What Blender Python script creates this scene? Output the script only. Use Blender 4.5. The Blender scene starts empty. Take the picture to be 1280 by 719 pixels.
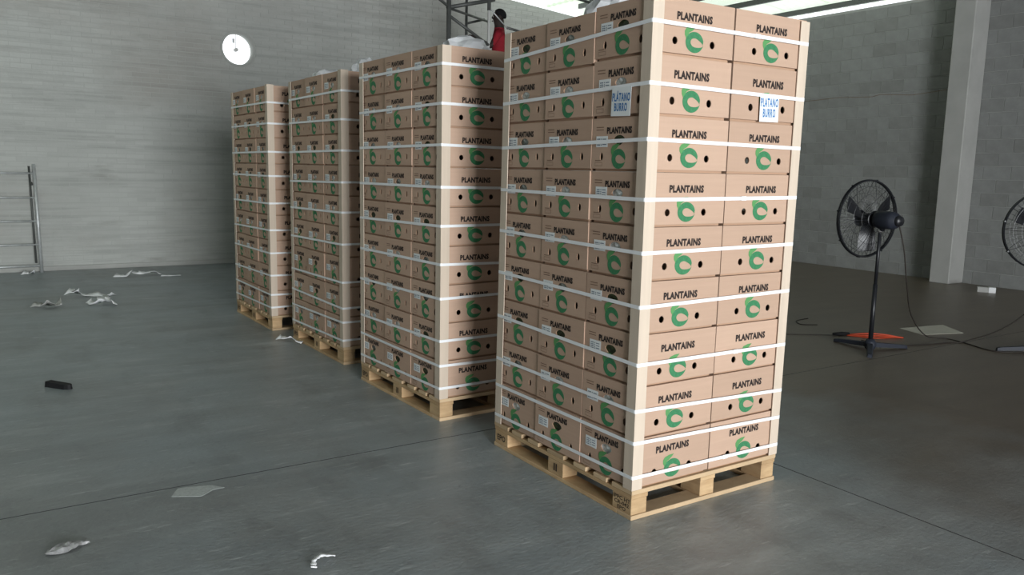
import bpy, bmesh, math, random
from mathutils import Vector, Matrix, geometry
random.seed(7)
SC = bpy.context.scene
COL = SC.collection

# ------------------------------------------------------------------ camera
cam_d = bpy.data.cameras.new('camera'); cam = bpy.data.objects.new('camera', cam_d); COL.objects.link(cam)
cam_d.sensor_width = 36; cam_d.sensor_fit = 'HORIZONTAL'; cam_d.lens = 28.261; cam_d.clip_end = 200; cam_d.clip_start = .05
cam.matrix_world = Matrix(((.8381, .061199, -.542072, -2.4078), (-.545091, .133176, -.827732, -2.6320), (.021534, .989201, .144974, 1.59556), (0, 0, 0, 1)))
SC.camera = cam
# ------------------------------------------------------------------ sky, daylight, exposure
W = bpy.data.worlds.new('overcast_sky'); SC.world = W; W.use_nodes = True
bg = W.node_tree.nodes['Background']; bg.inputs[0].default_value = (.93, .97, 1, 1); bg.inputs[1].default_value = 1.7

def area(name, loc, aim, sx, sz, power, col):
    d = bpy.data.lights.new(name, 'AREA'); d.shape = 'RECTANGLE'; d.size = sx; d.size_y = sz; d.energy = power; d.color = col
    o = bpy.data.objects.new(name, d); COL.objects.link(o); o.location = loc
    o.rotation_euler = (Vector(aim) - Vector(loc)).to_track_quat('-Z', 'Z').to_euler()
    return o
# daylight entering through the loading door of the rear wall, behind the camera
area('loading_door_daylight', (-1.9, -12.9, 1.9), (-1.9, 0, 1.9), 5.2, 3.7, 2300, (.95, .98, 1))
VS = SC.view_settings
SC.display_settings.display_device = 'sRGB'
VS.view_transform = 'Standard'; VS.look = 'None'; VS.exposure = 0.0; VS.gamma = 1.0; VS.use_curve_mapping = False

# ------------------------------------------------------------------ materials
M = {}
def mat(name, col, rough=.7, metal=0., var=0., noise=None, bump=None, transl=0., emit=None, alpha=None, spec=.35, island=0., col2=None, stain=None, dust_shade=None):
    """procedural principled material; noise=(scale xyz, amount) mottles, bump=(scale, strength), var = shift per object"""
    m = bpy.data.materials.new(name); m.use_nodes = True; nt = m.node_tree; N = nt.nodes; L = nt.links
    b = N['Principled BSDF']; b.inputs['Roughness'].default_value = rough; b.inputs['Metallic'].default_value = metal
    b.inputs['Specular IOR Level'].default_value = spec
    b.inputs['Base Color'].default_value = (*col, 1)
    cur = None
    def mixc(fac, a, c, blend='MIX'):
        x = N.new('ShaderNodeMix'); x.data_type = 'RGBA'; x.blend_type = blend
        for sock, v in ((x.inputs[0], fac), (x.inputs[6], a), (x.inputs[7], c)):
            if isinstance(v, bpy.types.NodeSocket): L.new(v, sock)
            elif isinstance(v, (int, float)): sock.default_value = v
            else: sock.default_value = (*v, 1)
        return x.outputs[2]
    tc = N.new('ShaderNodeTexCoord').outputs['Object']
    def noi(scale, det=4, ro=.6):
        mp = N.new('ShaderNodeMapping'); L.new(tc, mp.inputs[0]); mp.inputs['Scale'].default_value = scale if hasattr(scale, '__len__') else (scale,)*3
        n = N.new('ShaderNodeTexNoise'); n.inputs['Scale'].default_value = 1; n.inputs['Detail'].default_value = det; n.inputs['Roughness'].default_value = ro
        L.new(mp.outputs[0], n.inputs['Vector']); return n.outputs[0]
    def ramp(v, a, c):
        r = N.new('ShaderNodeMapRange'); L.new(v, r.inputs[0]); r.inputs[1].default_value = a; r.inputs[2].default_value = c; return r.outputs[0]
    cur = col
    if col2 is not None:
        cur = mixc(ramp(noi(col2[1], 5), .38, .62), cur, col2[0])
    if stain is not None:
        for (c, sc, lo, hi, k) in stain:
            f = ramp(noi(sc, 6, .65), lo, hi)
            mm = N.new('ShaderNodeMath'); mm.operation = 'MULTIPLY'; L.new(f, mm.inputs[0]); mm.inputs[1].default_value = k
            mm.use_clamp = True
            cur = mixc(mm.outputs[0], cur, c)
    if dust_shade is not None:      # brown dirt and painted-in shade on the right-hand floor, with a ragged edge
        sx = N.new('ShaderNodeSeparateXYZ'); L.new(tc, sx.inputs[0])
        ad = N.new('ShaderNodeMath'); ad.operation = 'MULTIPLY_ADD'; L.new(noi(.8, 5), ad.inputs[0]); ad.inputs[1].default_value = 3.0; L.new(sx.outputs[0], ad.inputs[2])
        cur = mixc(ramp(ad.outputs[0], dust_shade[1]+1.5, dust_shade[2]+1.5), cur, dust_shade[0])
    if noise is not None:
        f = ramp(noi(noise[0], 5), .3, .7); k = noise[1]
        g = mixc(f, (1-k,)*3, (1+k,)*3); cur = mixc(1., cur, g, 'MULTIPLY')
    if var:
        oi = N.new('ShaderNodeObjectInfo'); g = mixc(oi.outputs['Random'], (1-var, 1-var*1.1, 1-var*1.25), (1+var,)*3); cur = mixc(1., cur, g, 'MULTIPLY')
    if island:
        ge = N.new('ShaderNodeNewGeometry'); g = mixc(ge.outputs['Random Per Island'], (1-island,)*3, (1+island,)*3); cur = mixc(1., cur, g, 'MULTIPLY')
    if isinstance(cur, bpy.types.NodeSocket): L.new(cur, b.inputs['Base Color'])
    if bump is not None:
        bp = N.new('ShaderNodeBump'); bp.inputs['Strength'].default_value = bump[1]; bp.inputs['Distance'].default_value = .01
        L.new(noi(bump[0], 5), bp.inputs['Height']); L.new(bp.outputs[0], b.inputs['Normal'])
    if transl:
        t = N.new('ShaderNodeBsdfTranslucent')
        if isinstance(cur, bpy.types.NodeSocket): L.new(cur, t.inputs[0])
        else: t.inputs[0].default_value = (*col, 1)
        mx = N.new('ShaderNodeMixShader'); mx.inputs[0].default_value = transl
        L.new(b.outputs[0], mx.inputs[1]); L.new(t.outputs[0], mx.inputs[2]); L.new(mx.outputs[0], N['Material Output'].inputs[0])
    if emit: b.inputs['Emission Color'].default_value = (*emit[0], 1); b.inputs['Emission Strength'].default_value = emit[1]
    M[name] = m; return m

mat('cardboard', (.50, .345, .255), .75, var=.07, noise=((3, 3, 60), .035), bump=((160, 160, 8), .06), spec=.25)
mat('cardboard_edge', (.42, .27, .18), .8, var=.05)
mat('edge_board', (.60, .50, .40), .7, var=.05, noise=((20, 20, 1.5), .06), spec=.3)
mat('strap_plastic', (.86, .87, .88), .35, spec=.5)
mat('seal_metal', (.5, .5, .5), .4, metal=.8)
mat('black_ink', (.028, .020, .018), .8)
mat('stamp_ink', (.05, .035, .025), .85)
mat('brown_ink', (.20, .12, .08), .8)
mat('green_ink', (.045, .205, .09), .75, noise=((60, 60, 60), .2))
mat('leaf_ink', (.10, .29, .10), .75)
mat('paper_white', (.78, .80, .80), .6)
mat('label_print', (.16, .20, .26), .7)
mat('sign_ink', (.02, .16, .42), .6)
mat('liner', (.34, .36, .33), .35, col2=((.03, .035, .025), 28), spec=.5)
mat('liner_white', (.88, .89, .89), .3, col2=((.35, .38, .35), 40), spec=.6)
mat('liner_green', (.06, .085, .03), .5, col2=((.02, .025, .015), 40))
mat('pallet_wood', (.56, .39, .22), .8, var=.16, noise=((6, 6, 6), .12), bump=((40, 40, 40), .15), col2=((.44, .29, .155), (4, 4, 30)))
mat('pallet_board', (.55, .40, .245), .8, var=.16, noise=((5, 5, 5), .12), bump=((30, 30, 30), .15))
mat('plastic_bag', (.92, .94, .96), .3, transl=.3, spec=.5)
mat('concrete_floor', (.275, .315, .33), .40, noise=((1.2, 3.5, 1), .15), bump=((30, 45, 35), .3), spec=.8, dust_shade=((.135, .105, .075), .9, 2.8),
    stain=[((.22, .21, .19), (.35, .35, .35), .46, .64, .55), ((.44, .47, .47), (1.6, 7, 1), .54, .72, .5), ((.17, .185, .185), (3.0, 1.3, 1), .52, .70, .6), ((.62, .65, .65), (4, 26, 1), .60, .72, .6), ((.60, .63, .63), (16, 45, 1), .62, .72, .45), ((.42, .45, .45), (.9, .9, 1), .55, .75, .4), ((.13, .14, .14), (26, 26, 1), .60, .70, .45)])
mat('joint', (.05, .05, .05), .95)
mat('painted_brick', (.50, .51, .485), .85, noise=((.5, .5, .5), .10), island=.035, bump=((30, 30, 30), .2),
    stain=[((.27, .26, .24), (.9, .9, 4.5), .60, .78, .7), ((.34, .345, .33), (.45, .45, 13), .50, .64, .5), ((.33, .30, .27), (.3, .3, .5), .5, .7, .5)])
mat('brick_mortar', (.46, .47, .445), .9)
mat('block', (.265, .272, .265), .9, var=.09, noise=((9, 9, 9), .08), bump=((60, 60, 60), .25))
mat('block_mortar', (.40, .405, .39), .95)
mat('concrete', (.44, .44, .42), .85, noise=((2.5, 2.5, 2.5), .08), bump=((40, 40, 40), .15), stain=[((.33, .30, .26), (3, 3, 1), .62, .8, .6)])
mat('plaster', (.20, .205, .20), .9, noise=((.8, .8, .8), .08))
mat('roof_metal', (.20, .21, .205), .6, metal=.2)
mat('roof_fibreglass', (.72, .80, .66), .5, transl=.72)
mat('steel_dark', (.10, .105, .10), .55, metal=.5)
mat('scaffold_steel', (.12, .125, .12), .55, metal=.4, noise=((6, 6, 6), .2))
mat('galvanised', (.62, .64, .64), .45, metal=.45, noise=((9, 9, 9), .15))
mat('white_tube', (.72, .72, .70), .5)
mat('fan_black', (.012, .013, .016), .4, spec=.5)
mat('fan_navy', (.022, .026, .038), .55, spec=.35)
mat('chrome', (.6, .6, .62), .25, metal=.9)
mat('cord_black', (.03, .024, .02), .6)
mat('cord_orange', (.50, .065, .025), .5)
mat('rubber_black', (.008, .008, .009), .7)
mat('scrap_white', (.90, .91, .92), .4)
mat('scrap_grey', (.44, .44, .42), .6)
mat('faded_paper', (.50, .53, .52), .85, noise=((60, 60, 60), .16))
mat('foil', (.36, .36, .36), .35, metal=.3, noise=((40, 40, 40), .3))
mat('cream_card', (.56, .54, .46), .8)
mat('red_shirt', (.27, .012, .022), .85, noise=((14, 14, 14), .12))
mat('dark_skin', (.030, .020, .017), .6)
mat('black_hair', (.007, .007, .008), .9)
mat('blue_trousers', (.03, .04, .07), .9)
mat('boot', (.02, .018, .015), .7)
mat('eye_white', (.6, .58, .55), .4)
mat('grey_sack', (.27, .275, .27), .9, noise=((30, 30, 30), .3))
mat('plank_wood', (.30, .22, .14), .85)

# ------------------------------------------------------------------ mesh helpers
class MB:
    def __init__(s): s.v = []; s.f = []; s.m = []
    def add(s, vs, fs, mi=0):
        o = len(s.v); s.v += [tuple(v) for v in vs]; s.f += [tuple(i+o for i in f) for f in fs]; s.m += [mi]*len(fs); return s
    def box(s, a, b, mi=0):
        (x0, y0, z0), (x1, y1, z1) = a, b
        return s.add([(x0,y0,z0),(x1,y0,z0),(x1,y1,z0),(x0,y1,z0),(x0,y0,z1),(x1,y0,z1),(x1,y1,z1),(x0,y1,z1)],
                     [(0,3,2,1),(4,5,6,7),(0,1,5,4),(1,2,6,5),(2,3,7,6),(3,0,4,7)], mi)
    def bbox(s, a, b, c=.004, mi=0):
        """box with chamfered edges"""
        bm = bmesh.new(); bmesh.ops.create_cube(bm, size=1)
        for v in bm.verts: v.co = [(a[i]+b[i])/2 + v.co[i]*(b[i]-a[i]) for i in range(3)]
        bmesh.ops.bevel(bm, geom=bm.edges[:], offset=c, segments=1, affect='EDGES')
        bm.verts.index_update(); s.add([v.co[:] for v in bm.verts], [[v.index for v in f.verts] for f in bm.faces], mi); bm.free(); return s
    def tube(s, pts, r, n=8, mi=0, cap=True, closed=False):
        P = [Vector(p) for p in pts]; k = len(P); R = r if hasattr(r, '__len__') else [r]*k
        up = None; vs = []
        for i in range(k):
            if closed: d = P[(i+1) % k] - P[i-1]
            else: d = P[min(i+1, k-1)] - P[max(i-1, 0)]
            d.normalize()
            if up is None: up = d.orthogonal().normalized()
            else:
                up = up - d*up.dot(d)
                up = up.normalized() if up.length > 1e-6 else d.orthogonal().normalized()
            w = d.cross(up)
            vs += [P[i] + (up*math.cos(2*math.pi*j/n) + w*math.sin(2*math.pi*j/n))*R[i] for j in range(n)]
        fs = []
        for i in range(k if closed else k-1):
            a = i*n; b = ((i+1) % k)*n
            fs += [(a+j, a+(j+1) % n, b+(j+1) % n, b+j) for j in range(n)]
        if cap and not closed: fs += [tuple(range(n))[::-1], tuple((k-1)*n+j for j in range(n))]
        return s.add(vs, fs, mi)
    def lathe(s, prof, origin=(0,0,0), axis=(0,0,1), n=24, mi=0):
        A = Vector(axis).normalized(); u = A.orthogonal().normalized(); w = A.cross(u); O = Vector(origin); vs = []; fs = []
        for r, h in prof: vs += [O + A*h + (u*math.cos(2*math.pi*j/n)+w*math.sin(2*math.pi*j/n))*r for j in range(n)]
        for i in range(len(prof)-1): fs += [(i*n+j, i*n+(j+1) % n, (i+1)*n+(j+1) % n, (i+1)*n+j) for j in range(n)]
        return s.add(vs, fs, mi)
    def mesh(s, name, mats, smooth=False):
        me = bpy.data.meshes.new(name); me.from_pydata(s.v, [], s.f); me.update()
        for x in (mats if isinstance(mats, (list, tuple)) else [mats]): me.materials.append(M[x])
        me.polygons.foreach_set('material_index', s.m)
        if smooth: me.polygons.foreach_set('use_smooth', [True]*len(me.polygons))
        return me
    def build(s, name, mats, parent=None, smooth=False): return link(name, s.mesh(name, mats, smooth), parent)
def link(name, data, parent=None, loc=None, rz=None):
    o = bpy.data.objects.new(name, data); COL.objects.link(o); o.parent = parent
    if loc is not None: o.location = loc
    if rz is not None: o.rotation_euler = (0, 0, rz)
    return o
def tag(o, label=None, cat=None, group=None, kind=None):
    for k, v in (('label', label), ('category', cat), ('group', group), ('kind', kind)):
        if v: o[k] = v
    return o
def thing(name, label, cat, loc=(0,0,0), rz=0, group=None): return tag(link(name, None, None, loc, rz), label, cat, group)
def struct(o): o['kind'] = 'structure'; return o
def flat_holes(outer, holes):
    """triangulate a 2-D outline with holes -> (points, tris, hole loops as indices)"""
    pts = [Vector(p) for p in outer]; ed = [(i, (i+1) % len(outer)) for i in range(len(outer))]
    for h in holes:
        o = len(pts); pts += [Vector(p) for p in h]; ed += [(o+i, o+(i+1) % len(h)) for i in range(len(h))]
    vo, _, fo, ov, _, _ = geometry.delaunay_2d_cdt(pts, ed, [], 0, 1e-6)
    def inside(c, poly):
        r = False; n = len(poly)
        for i in range(n):
            a, b = poly[i], poly[(i+1) % n]
            if (a[1] > c[1]) != (b[1] > c[1]) and c[0] < (b[0]-a[0])*(c[1]-a[1])/(b[1]-a[1])+a[0]: r = not r
        return r
    tris = []
    for f in fo:
        c = (sum(vo[i][0] for i in f)/3, sum(vo[i][1] for i in f)/3)
        if inside(c, outer) and not any(inside(c, h) for h in holes):
            a, b, d = (vo[i] for i in f)
            tris.append(tuple(f) if (b-a).cross(d-a) > 0 else tuple(f)[::-1])
    back = {}
    for i, os in enumerate(ov):
        for q in os: back[q] = i
    loops = []; o = len(outer)
    for h in holes: loops.append([back[o+i] for i in range(len(h))]); o += len(h)
    return [tuple(p) for p in vo], tris, loops
def ellipse(cx, cy, rx, ry, n=12, ph=0): return [(cx+rx*math.cos(2*math.pi*i/n+ph), cy+ry*math.sin(2*math.pi*i/n+ph)) for i in range(n)]
def holed_panel(mb, outer, holes, to3, depth, mi=0, mi_wall=0):
    """panel with holes; to3(u, v, d) places a point d deep behind the surface; hole walls go `depth` inwards"""
    p, t, loops = flat_holes(outer, holes)
    mb.add([to3(u, v, 0) for u, v in p], t, mi)
    for lp in loops:
        n = len(lp); vs = [to3(*p[i], 0) for i in lp] + [to3(*p[i], depth) for i in lp]
        mb.add(vs, [(i, (i+1) % n, n+(i+1) % n, n+i) for i in range(n)], mi_wall)
def text_mesh(name, body, width, height, material, bold=.018, spacing=1.0, line=1.0, align='CENTER'):
    cu = bpy.data.curves.new(name, 'FONT'); cu.body = body; cu.align_x = align; cu.align_y = 'CENTER'; cu.offset = bold
    cu.resolution_u = 2; cu.space_character = spacing; cu.space_line = line; cu.fill_mode = 'FRONT'
    ob = bpy.data.objects.new(name, cu); COL.objects.link(ob); dg = bpy.context.evaluated_depsgraph_get(); dg.update()
    me = bpy.data.meshes.new_from_object(ob.evaluated_get(dg)); bpy.data.objects.remove(ob); bpy.data.curves.remove(cu)
    xs = [v.co.x for v in me.vertices]; ys = [v.co.y for v in me.vertices]
    x0, x1, y0, y1 = min(xs), max(xs), min(ys), max(ys)
    for v in me.vertices: v.co = ((v.co.x-(x0+x1)/2)*width/(x1-x0), (v.co.y-(y0+y1)/2)*height/(y1-y0), 0)
    me.materials.clear(); me.materials.append(M[material]); me.name = name
    return me
def lump(name, sx, sy, sz, seed, sub=3, rough=.3):
    """a crumpled sheet-like lump sitting on z = 0"""
    bm = bmesh.new(); bmesh.ops.create_icosphere(bm, subdivisions=sub, radius=1); rnd = random.Random(seed)
    D = [(Vector((rnd.gauss(0,1), rnd.gauss(0,1), rnd.gauss(0,1))).normalized(), rnd.uniform(3, 9), rnd.uniform(0, 6)) for _ in range(7)]
    for v in bm.verts:
        k = 1 + rough*sum(abs(math.sin(d.dot(v.co)*f+p)) - .6 for d, f, p in D)/3
        c = v.co*k; v.co = (c.x*sx, c.y*sy, max(c.z, -.15)*sz + .15*sz)
    z0 = min(v.co.z for v in bm.verts)
    for v in bm.verts: v.co.z -= z0
    me = bpy.data.meshes.new(name); bm.to_mesh(me); bm.free(); return me

ORD = ['first', 'second', 'third', 'fourth', 'fifth', 'sixth', 'seventh', 'eighth', 'ninth', 'tenth']

# ================================================================== THE BUILDING
X0, X1, Y0, Y1 = -14.0, 10.3, -13.0, 10.7          # inner faces of the four walls
def gable(x): return 4.42 + .085*(X1 - x) if x > .65 else 4.42 + .085*(X1 - .65) - .085*(.65 - x)
def roofz(x): return 4.93 + .10*(X1 - x) if x > .65 else 4.93 + .10*(X1 - .65) - .10*(.65 - x)

# floor: dark joint bed with four poured slabs
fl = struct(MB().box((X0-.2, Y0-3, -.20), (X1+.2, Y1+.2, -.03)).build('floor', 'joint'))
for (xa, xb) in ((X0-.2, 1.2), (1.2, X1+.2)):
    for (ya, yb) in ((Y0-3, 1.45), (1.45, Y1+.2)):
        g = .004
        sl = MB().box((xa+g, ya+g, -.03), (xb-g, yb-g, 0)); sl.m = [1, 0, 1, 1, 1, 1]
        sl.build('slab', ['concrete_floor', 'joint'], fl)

# left wall (gable end) with a round vent hole
HC, HR = (1.07, 3.385), .245
outer = [(X0, -.03), (X1+.2, -.03), (X1+.2, gable(X1)-.01), (.65, gable(.65)), (X0, gable(X0))]
wl = MB()
hole = ellipse(HC[0], HC[1], HR, HR, 32)
holed_panel(wl, outer, [hole], lambda u, v, d: (u, Y1+d, v), .2)
p, t, _ = flat_holes(outer, [hole]); wl.add([(u, Y1+.2, v) for u, v in p], [f[::-1] for f in t])
n = len(outer); wl.add([(u, Y1, v) for u, v in outer]+[(u, Y1+.2, v) for u, v in outer], [(i, i+n, (i+1) % n+n, (i+1) % n) for i in range(n)])
wall_left = struct(wl.build('wall_left', 'brick_mortar'))
bk = MB(); course, ln = .071, .255
z = .004; r = 0
while z < 5.3:
    x = X0 - (ln/2 if r % 2 else 0)
    while x < X1:
        a, b = max(x, X0)+.004, min(x+ln, X1)-.004; x += ln
        if b-a < .02: continue
        zt = z+course-.009
        if zt > min(gable(a), gable(b)): continue
        segs = [(a, b)]
        dz = min(abs(z-HC[1]), abs(zt-HC[1])) if not (z < HC[1] < zt) else 0
        if dz < HR+.03:
            h = math.sqrt((HR+.03)**2-dz*dz); segs = [(a, min(b, HC[0]-h)), (max(a, HC[0]+h), b)]
        for sa, sb in segs:
            if sb-sa < .01: continue
            d = .004+random.random()*.003
            y = Y1-d
            bk.add([(sa,y,z),(sb,y,z),(sb,y,zt),(sa,y,zt),(sa,Y1,z),(sb,Y1,z),(sb,Y1,zt),(sa,Y1,zt)], [(0,1,2,3),(0,4,5,1),(1,5,6,2),(2,6,7,3),(3,7,4,0)])
    z += course; r += 1
tag(bk.build('brickwork', 'painted_brick', wall_left), kind='stuff')
# mortar skirting strip along the foot of the left wall
struct(MB().bbox((X0, Y1-.03, 0), (X1-.02, Y1-.0, .07), .008).build('baseboard_left', 'concrete'))

# right wall of hollow blocks; the near ones are parts, the rest one part
wr = MB().box((X1, Y0, -.03), (X1+.2, Y1+.2, 4.44))
wall_right = struct(wr.build('wall_right', 'block_mortar'))
bl, bh = .40, .20
def block_mesh(w):
    return MB().bbox((-.006, .004, .004), (0, w-.004, bh-.004), .003).mesh('block', 'block')
full, half = block_mesh(bl), block_mesh(bl/2)
rest = MB(); cnt = 0
for r in range(22):
    y = 2.6 if r % 2 == 0 else 2.4
    k = 0
    while y < Y1-.05:
        w = min(bl, Y1-y)
        if 2.9 < y < 8.1 and cnt < 300 and w == bl:
            link('block', full, wall_right, (X1-random.random()*.002, y, r*bh)); cnt += 1
        elif y < 2.9 or y >= 8.1: rest.bbox((X1-.006, y+.004, r*bh+.004), (X1, y+w-.004, r*bh+bh-.004), .003)
        y += bl
tag(rest.build('blockwork', 'block', wall_right), kind='stuff')
cr = [(8.0, 2.93), (7.11, 2.95), (6.37, 2.975), (5.75, 2.95), (5.6, 2.98), (5.04, 2.935), (4.46, 2.98)]
MB().tube([(X1-.0055, y, z) for y, z in cr], .005, 5).build('crack', 'brown_ink', wall_right)
# pillar standing in the right wall
PX = X1-.42
pil = MB().bbox((PX, 3.93, 0), (X1-.009, 4.24, 5.0), .012)
struct(pil.build('trim_1', 'concrete'))

# rear wall (behind the camera) with the loading door opening, plain side wall
rw = MB()
rw.box((X0, Y0-.2, -.03), (-4.6, Y0, 5.0)); rw.box((.8, Y0-.2, -.03), (X1+.2, Y0, 5.0)); rw.box((-4.6, Y0-.2, 3.8), (.8, Y0, 5.0))
struct(rw.build('wall_back', 'plaster'))
struct(MB().box((X0-.2, Y0-.2, -.03), (X0, Y1+.2, 4.6)).build('wall_side', 'plaster'))

# roof: corrugated sheets on purlins and trusses
ceil = struct(link('ceiling', None))
def sheet(x0, x1, y0, w):
    mb = MB(); nw = 20; vs = []; fs = []
    for i in range(nw+1):
        y = y0 + w*i/nw; dz = .016*math.cos(i*math.pi/2*1.0)
        vs += [(x0, y, roofz(x0)+dz), (x1, y, roofz(x1)+dz)]
    fs = [(2*i, 2*i+2, 2*i+3, 2*i+1) for i in range(nw)]
    return mb.add(vs, fs)
y = Y0-.6; k = 0
while y < Y1+.9:
    sheet(.65, 5.6, y, 1.02).build('roof_sheet', 'roof_metal', ceil)
    sheet(5.5, 8.2, y, 1.02).build('roof_sheet', 'roof_fibreglass' if y > 8 else 'roof_metal', ceil)
    sheet(8.1, X1+1.3, y, 1.02).build('roof_sheet', 'roof_fibreglass' if y > 4 else 'roof_metal', ceil)
    sheet(-2.6, .68, y, 1.02).build('roof_sheet', 'roof_metal', ceil)
    sheet(-7.6, -2.5, y, 1.02).build('roof_sheet', 'roof_fibreglass' if 2 < y < 7.5 else 'roof_metal', ceil)  # unseen translucent sheets here, added to brighten the left aisle
    sheet(X0-.8, -7.5, y, 1.02).build('roof_sheet', 'roof_metal', ceil)
    y += 1.0; k += 1
for x in (-13, -11.5, -10, -8.5, -7, -5.5, -4, -2.5, -1, .4, 1.8, 3.2, 4.6, 6, 7.2, 8.4, 9.4, 10.2, 11.2):
    MB().box((x-.03, Y0-.5, roofz(x)-.115), (x+.03, Y1+.8, roofz(x)-.02)).build('purlin', 'steel_dark', ceil)
for ty in (-11.7, -6.2, -1.0, 4.6, 9.75):
    tr = MB()
    def ch(x, d): return (x, ty, roofz(x)-.16-d)
    xs = [X0+.05+i*(X1-X0-.1)/32 for i in range(33)]
    for d in (0, .34):
        for s in (-.03, .03): tr.tube([(a[0], a[1]+s, a[2]) for a in (ch(X0+.05, d), ch(.65, d), ch(X1-.02, d))], .018, 6)
    for i in range(32):
        a, b = (0, .34) if i % 2 else (.34, 0); tr.tube([ch(xs[i], a), ch(xs[i+1], b)], .012, 5)
    tr.build('truss', 'steel_dark', ceil)

# round vent in the left wall: collar, motor and bracket seen against the sky
vf = thing('wall_vent', 'bright round vent hole with small motor high in the left wall', 'vent', (HC[0], Y1, HC[1]))
MB().lathe([(.240, .16), (.240, -.012), (.258, -.012), (.276, -.0095), (.276, -.0075)], (0, 0, 0), (0, 1, 0), 40).build('collar', 'brick_mortar', vf, True)
MB().lathe([(0, .10), (.030, .10), (.030, .18), (0, .18)], (0, 0, 0), (0, 1, 0), 14).build('motor', 'white_tube', vf)
MB().tube([(0, .14, .02), (0, .14, .236)], .005, 6).build('bracket', 'white_tube', vf)
MB().box((-.055, .12, .10), (-.02, .125, .17)).build('flap', 'galvanised', vf)

# ================================================================== PLANTAIN CARTONS
CW, CD, CH = .388, .4895, .2425       # end width (y), depth (x), height incl. gap
H = CH-.0015
def heart(cx, cy, w, h, n=16):
    o = []
    for i in range(n):
        a = 2*math.pi*i/n; x = math.cos(a); y = math.sin(a)
        s = 1 - .45*max(0, -y)                      # narrower towards the bottom
        o.append((cx + w/2*x*s, cy + h/2*(y if y > 0 else y*1.15) ))
    return o
lid = MB(); zb = .011
e_out = [(0, zb), (CW, zb), (CW, H), (0, H)]
e_holes = [heart(CW/2, .141, .080, .044), ellipse(CW/2-.122, .066, .0115, .018), ellipse(CW/2+.122, .066, .0115, .018)]
s_out = [(0, zb), (CD, zb), (CD, H), (0, H)]
s_holes = [ellipse(CD/2-.113, .064, .0155, .0165), ellipse(CD/2+.113, .064, .0155, .0165)]
T = .005
holed_panel(lid, e_out, e_holes, lambda u, v, d: (d, CW-u, v), T, 0, 1)
holed_panel(lid, e_out, e_holes, lambda u, v, d: (CD-d, u, v), T, 0, 1)
holed_panel(lid, s_out, s_holes, lambda u, v, d: (u, d, v), T, 0, 1)
holed_panel(lid, s_out, s_holes, lambda u, v, d: (CD-u, CW-d, v), T, 0, 1)
lid.add([(0,0,H),(CD,0,H),(CD,CW,H),(0,CW,H)], [(0,1,2,3)])
lid.add([(0,0,zb),(CD,0,zb),(CD,CW,zb),(0,CW,zb)], [(3,2,1,0)])
ME_lid = lid.mesh('lid', ['cardboard', 'cardboard_edge'])
ME_base = MB().box((.014, .014, 0), (CD-.014, CW-.014, zb)).mesh('base_tray', 'cardboard_edge')
# printed marks, laid flat on x (right), y (up)
ME_txt_s = text_mesh('lettering', 'PLANTAINS', .214, .035, 'black_ink', .055, 1.08)
ME_txt_e = text_mesh('lettering', 'PLANTAINS', .174, .031, 'black_ink', .055, 1.08)
def logo(w, h):
    """a plantain curled into a ring with an eye-shaped opening"""
    mb = MB(); n = 40; vs = []; fs = []
    for i in range(n+1):
        a = math.radians(8 + 340*i/n); o = (math.cos(a)*1.0, math.sin(a)*1.0)
        ix = math.cos(a); iy = math.sin(a)
        px = (.88*ix if ix > 0 else .52*ix)+.08; py = .42*iy*(1-.25*max(ix, 0)) - .02
        rx = px*math.cos(-.25)-py*math.sin(-.25); ry = px*math.sin(-.25)+py*math.cos(-.25)
        vs += [(o[0]*w, o[1]*h, 0), (rx*w, ry*h, 0)]
    fs = [(2*i, 2*i+2, 2*i+3, 2*i+1) for i in range(n)]
    return mb.add(vs, fs).mesh('logo_ring', 'green_ink')
def leaf(w, h):
    P = [(-.95, .30), (-1.12, .62), (-1.14, .98), (-.95, 1.30), (-.45, 1.48), (.15, 1.52), (-.12, 1.22), (-.30, 1.05), (-.62, .86)]
    return MB().add([(x*w, y*h, 0) for x, y in P], [tuple(range(len(P)))[::-1]]).mesh('logo_leaf', 'leaf_ink')
ME_ring_s, ME_leaf_s = logo(.054, .045), leaf(.054, .045)
ME_ring_e, ME_leaf_e = logo(.048, .045), leaf(.048, .045)
st = MB().box((-.042, -.025, -.0006), (.042, .025, 0))
for i, (x, w) in enumerate(((-.034, .008), (-.024, .012), (-.006, .006))):
    for j in range(4): st.add([(x, -.018+j*.009, .0003), (x+w, -.018+j*.009, .0003), (x+w, -.013+j*.009, .0003), (x, -.013+j*.009, .0003)], [(0,1,2,3)], 1)
for j in range(3): st.add([(.006, -.015+j*.012, .0003), (.032, -.015+j*.012, .0003), (.032, -.011+j*.012, .0003), (.006, -.011+j*.012, .0003)], [(0,1,2,3)], 1)
ME_stick = st.mesh('sticker', ['paper_white', 'label_print'])
fp = MB()
for j in range(2): fp.add([(-.165, .186+j*.012, 0), (-.165+.055, .186+j*.012, 0), (-.165+.055, .190+j*.012, 0), (-.165, .190+j*.012, 0)], [(0,1,2,3)])
def frame(x0, y0, x1, y1, t):
    for a in ((x0,y0,x1,y0+t), (x0,y1-t,x1,y1), (x0,y0,x0+t,y1), (x1-t,y0,x1,y1)): fp.add([(a[0],a[1],0),(a[2],a[1],0),(a[2],a[3],0),(a[0],a[3],0)], [(0,1,2,3)])
frame(-.168, .022, -.115, .040, .0018); fp.add([(-.168,.046,0),(-.125,.046,0),(-.125,.050,0),(-.168,.050,0)], [(0,1,2,3)])
ME_fine = fp.mesh('fine_print', 'brown_ink')
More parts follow.
